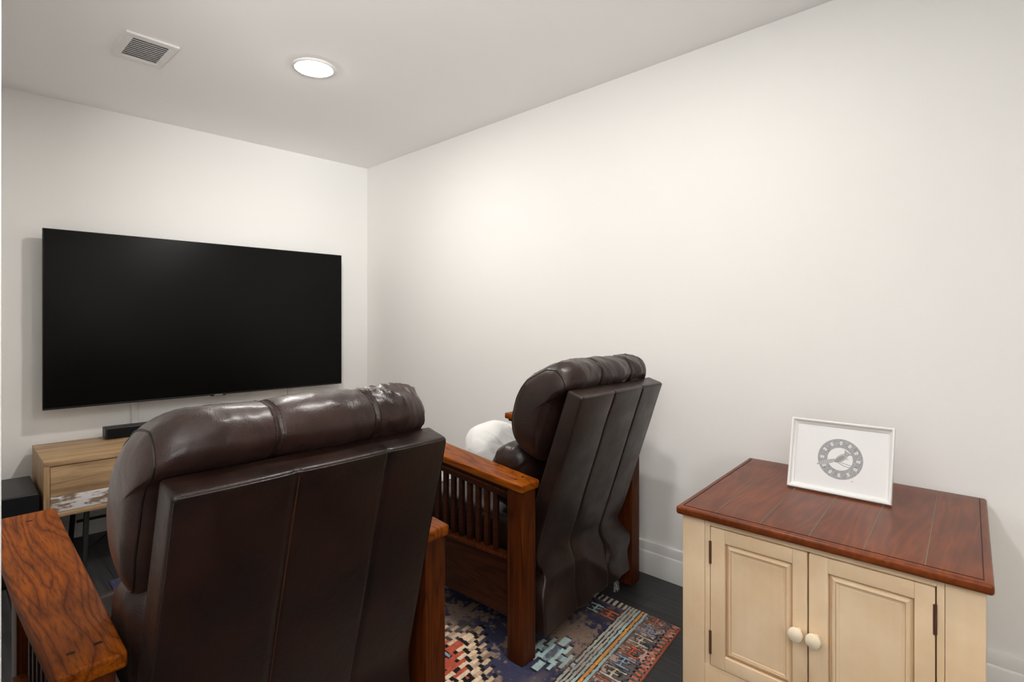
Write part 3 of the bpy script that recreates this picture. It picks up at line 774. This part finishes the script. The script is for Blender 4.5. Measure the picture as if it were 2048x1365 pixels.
def door(y0, y1, py0, py1, knob_y, hinge_y, hz):
    z0, z1 = .184, .598; pz0, pz1 = .224, .559; xa = FX - .002
    d = MB()
    d.box(xa - CO.x, xa + .018 - CO.x, y0 - CO.y, py0 - CO.y, z0, z1, .0015).box(xa - CO.x, xa + .018 - CO.x, py1 - CO.y, y1 - CO.y, z0, z1, .0015)
    d.box(xa - CO.x, xa + .018 - CO.x, py0 - CO.y, py1 - CO.y, z0, pz0, .0015).box(xa - CO.x, xa + .018 - CO.x, py0 - CO.y, py1 - CO.y, pz1, z1, .0015)
    do = d.build('door', M['cream'], cab)
    # raised panel: bevel ring and field
    def ring(y_a, y_b, z_a, z_b, x_): return [(x_ - CO.x, y_a - CO.y, z_a), (x_ - CO.x, y_b - CO.y, z_a), (x_ - CO.x, y_b - CO.y, z_b), (x_ - CO.x, y_a - CO.y, z_b)]
    lv = [(0.0, xa + .010), (.004, xa + .0105), (.009, xa + .004), (.014, xa + .0015), (.0165, xa + .002), (.017, xa + .004), (.024, xa + .0055), (.026, xa + .005)]
    vs = []; fs = []
    for (i_, x_) in lv: vs += ring(py0 + i_, py1 - i_, pz0 + i_, pz1 - i_, x_)
    for k in range(len(lv) - 1):
        for j in range(4): fs.append([k * 4 + j, k * 4 + (j + 1) % 4, (k + 1) * 4 + (j + 1) % 4, (k + 1) * 4 + j])
    fs.append([(len(lv) - 1) * 4 + j for j in range(4)])
    mb = MB(); mb.v = vs; mb.f = fs; mb.build('raised_panel', M['cream'], do, False)
    gl = MB()
    for i_, x_, w_ in ((0.002, xa + .0098, .0012), (.0168, xa + .0030, .0010)):
        R_ = ring(py0 + i_, py1 - i_, pz0 + i_, pz1 - i_, x_); 
        for j in range(4): gl.tube([R_[j], R_[(j + 1) % 4]], w_, 4)
    gl.build('panel_glaze_line', M['cream_dark'], do)
    kn = MB(); prof = [(.008, .001), (.0085, .004), (.0065, .009), (.007, .013), (.013, .018), (.0185, .024), (.0195, .029), (.0175, .0345), (.011, .038), (.001, .0392)]
    kn.lathe(prof, 28, lambda x, y, z: (xa - z - CO.x, knob_y + x - CO.y, .384 + y)); kn.build('knob', M['cream_light'], do)
    for (a, b) in hz:
        h_ = MB().tube([(xa - .0015 - CO.x, hinge_y - CO.y, a), (xa - .0015 - CO.x, hinge_y - CO.y, b)], .0032, 8)
        h_.box(xa - .001 - CO.x, xa + .0004 - CO.x, hinge_y - .004 - CO.y, hinge_y + .004 - CO.y, a, b, .0004); h_.build('hinge', M['hinge'], do)
door(.4425, .707, .479, .664, .463, .7075, ((.489, .556), (.218, .287)))
door(.172, .4385, .211, .393, .420, .1715, ((.490, .560), (.218, .287)))

# framed print leaning on the cabinet top
pf = thing('picture_frame', 'white framed round bird drawing standing on the cabinet top', 'picture frame')
base = Vector((2.014, .475, ZC1 + .0062)); lean = math.radians(15)
pf.matrix_world = Matrix.Translation(base) @ Matrix.Rotation(math.radians(-90), 4, 'Z') @ Matrix.Rotation(-lean, 4, 'X')
# local: x to the right in the picture, z up along the frame, y into the frame
FW, FHt, RB = .150, .236, .017
f_ = MB()
def bar(pts, sec):  # mitred moulding: four sides
    pass
prof = [(0, .016), (0, 0), (.0035, -.0015), (.0065, 0), (.009, .006), (.013, .009), (RB, .010), (RB, .014)]
rings = []
for (i_, d_) in prof: rings.append([(-FW + i_, d_, i_), (FW - i_, d_, i_), (FW - i_, d_, FHt - i_), (-FW + i_, d_, FHt - i_)])
o = len(f_.v)
for r_ in rings: f_.v += r_
for k in range(len(rings)):
    kn_ = (k + 1) % len(rings)
    for j in range(4): f_.f.append([k * 4 + j, k * 4 + (j + 1) % 4, kn_ * 4 + (j + 1) % 4, kn_ * 4 + j])
f_.build('frame', M['trim'], pf)
box('backing_board', -FW + .006, FW - .006, .0145, .018, .006, FHt - .006, M['matte_black'], pf, .0005)
st_ = MB(); st_.box(-.02, .02, .0185, .0215, .06, .20, .001); so = st_.build('easel_strut', M['matte_black'], pf)
so.matrix_local = Matrix.Translation((0, .0195, .205)) @ Matrix.Rotation(math.radians(27), 4, 'X') @ Matrix.Translation((0, -.0195, -.205))
# the print: a ring of foliage around a bird on a branch
NXp, NYp = 420, 320
px = np.linspace(-FW + RB - .002, FW - RB + .002, NXp); pz = np.linspace(RB - .002, FHt - RB + .002, NYp)
PX, PZ = np.meshgrid(px, pz); cx0, cz0 = .002, FHt / 2 - .003
dx, dz_ = PX - cx0, PZ - cz0; rr_ = np.hypot(dx, dz_); th = np.arctan2(dz_, dx)
ink = np.zeros_like(PX); RO, RI = .066, .037
ringm = (rr_ < RO) & (rr_ > RI); leaf = np.sin(th * 19 + 9 * fbm(PX * 90, PZ * 90, 2, 2)) * np.sin(rr_ * 620 + np.cos(th * 11) * 2)
ink = np.where(ringm, .56 + .16 * (leaf > -.1) - .28 * (leaf > .62), ink)
fl = (np.cos(th * 12) > .66) & (rr_ > .047) & (rr_ < .058); ink = np.where(fl, .10, ink); ink = np.where((np.cos(th * 12) > .965) & (rr_ > .051) & (rr_ < .054), .6, ink)
ink = np.where((rr_ < RO) & (rr_ > RO - .0022), .62, ink)
def ell(cx_, cz_, a, b, ang):
    c_, s_ = math.cos(ang), math.sin(ang); u = (dx - cx_) * c_ + (dz_ - cz_) * s_; w = -(dx - cx_) * s_ + (dz_ - cz_) * c_; return (u / a) ** 2 + (w / b) ** 2 < 1
ang = math.radians(40)
tail = ell(-.036, -.014, .034, .0065, math.radians(22)); ink = np.where(tail, .42 + .15 * (np.sin(dx * 900 + dz_ * 300) > 0), ink)
body = ell(.004, .004, .023, .0105, ang); ink = np.where(body, .48, ink); ink = np.where(ell(-.001, .000, .018, .0065, ang), .68, ink)
head = ell(.019, .0195, .0085, .007, math.radians(15)); ink = np.where(head, .58, ink); ink = np.where(ell(.0155, .0265, .006, .0026, math.radians(125)), .6, ink); ink = np.where(ell(.0295, .0185, .006, .0018, math.radians(-12)), .7, ink)
ink = np.where(ell(.0215, .0205, .0012, .0012, 0), .05, ink)
for (x1_, z1_, x2_, z2_, w_) in ((-.008, -.011, .014, -.021, .0013), (.014, -.021, .034, -.0235, .0012), (.002, -.010, .036, -.0175, .0011), (.012, .004, .024, .002, .0009)):
    L2 = (x2_ - x1_) ** 2 + (z2_ - z1_) ** 2; tt_ = np.clip(((dx - x1_) * (x2_ - x1_) + (dz_ - z1_) * (z2_ - z1_)) / L2, 0, 1)
    ink = np.where(np.hypot(dx - x1_ - tt_ * (x2_ - x1_), dz_ - z1_ - tt_ * (z2_ - z1_)) < w_, .6, ink)
ink = np.where((np.abs(dx - .040) < .004) & (np.abs(dz_ + .0655) < .0011) & (np.sin(dx * 4000) > -.3), .6, ink)
paper = np.array([.80, .80, .80]); inkc = lin((78, 78, 84)); Cp = paper * (1 - ink[..., None]) + inkc * ink[..., None]
Pp = np.stack([PX, np.full_like(PX, .0125), PZ], -1)
pr_ = grid_mesh('print', Pp, Cp, vcol_mat('printed_paper', .35, .4), pf); pr_['label'] = 'grey circular drawing of a bird on white paper'

bpy.context.view_layer.update()
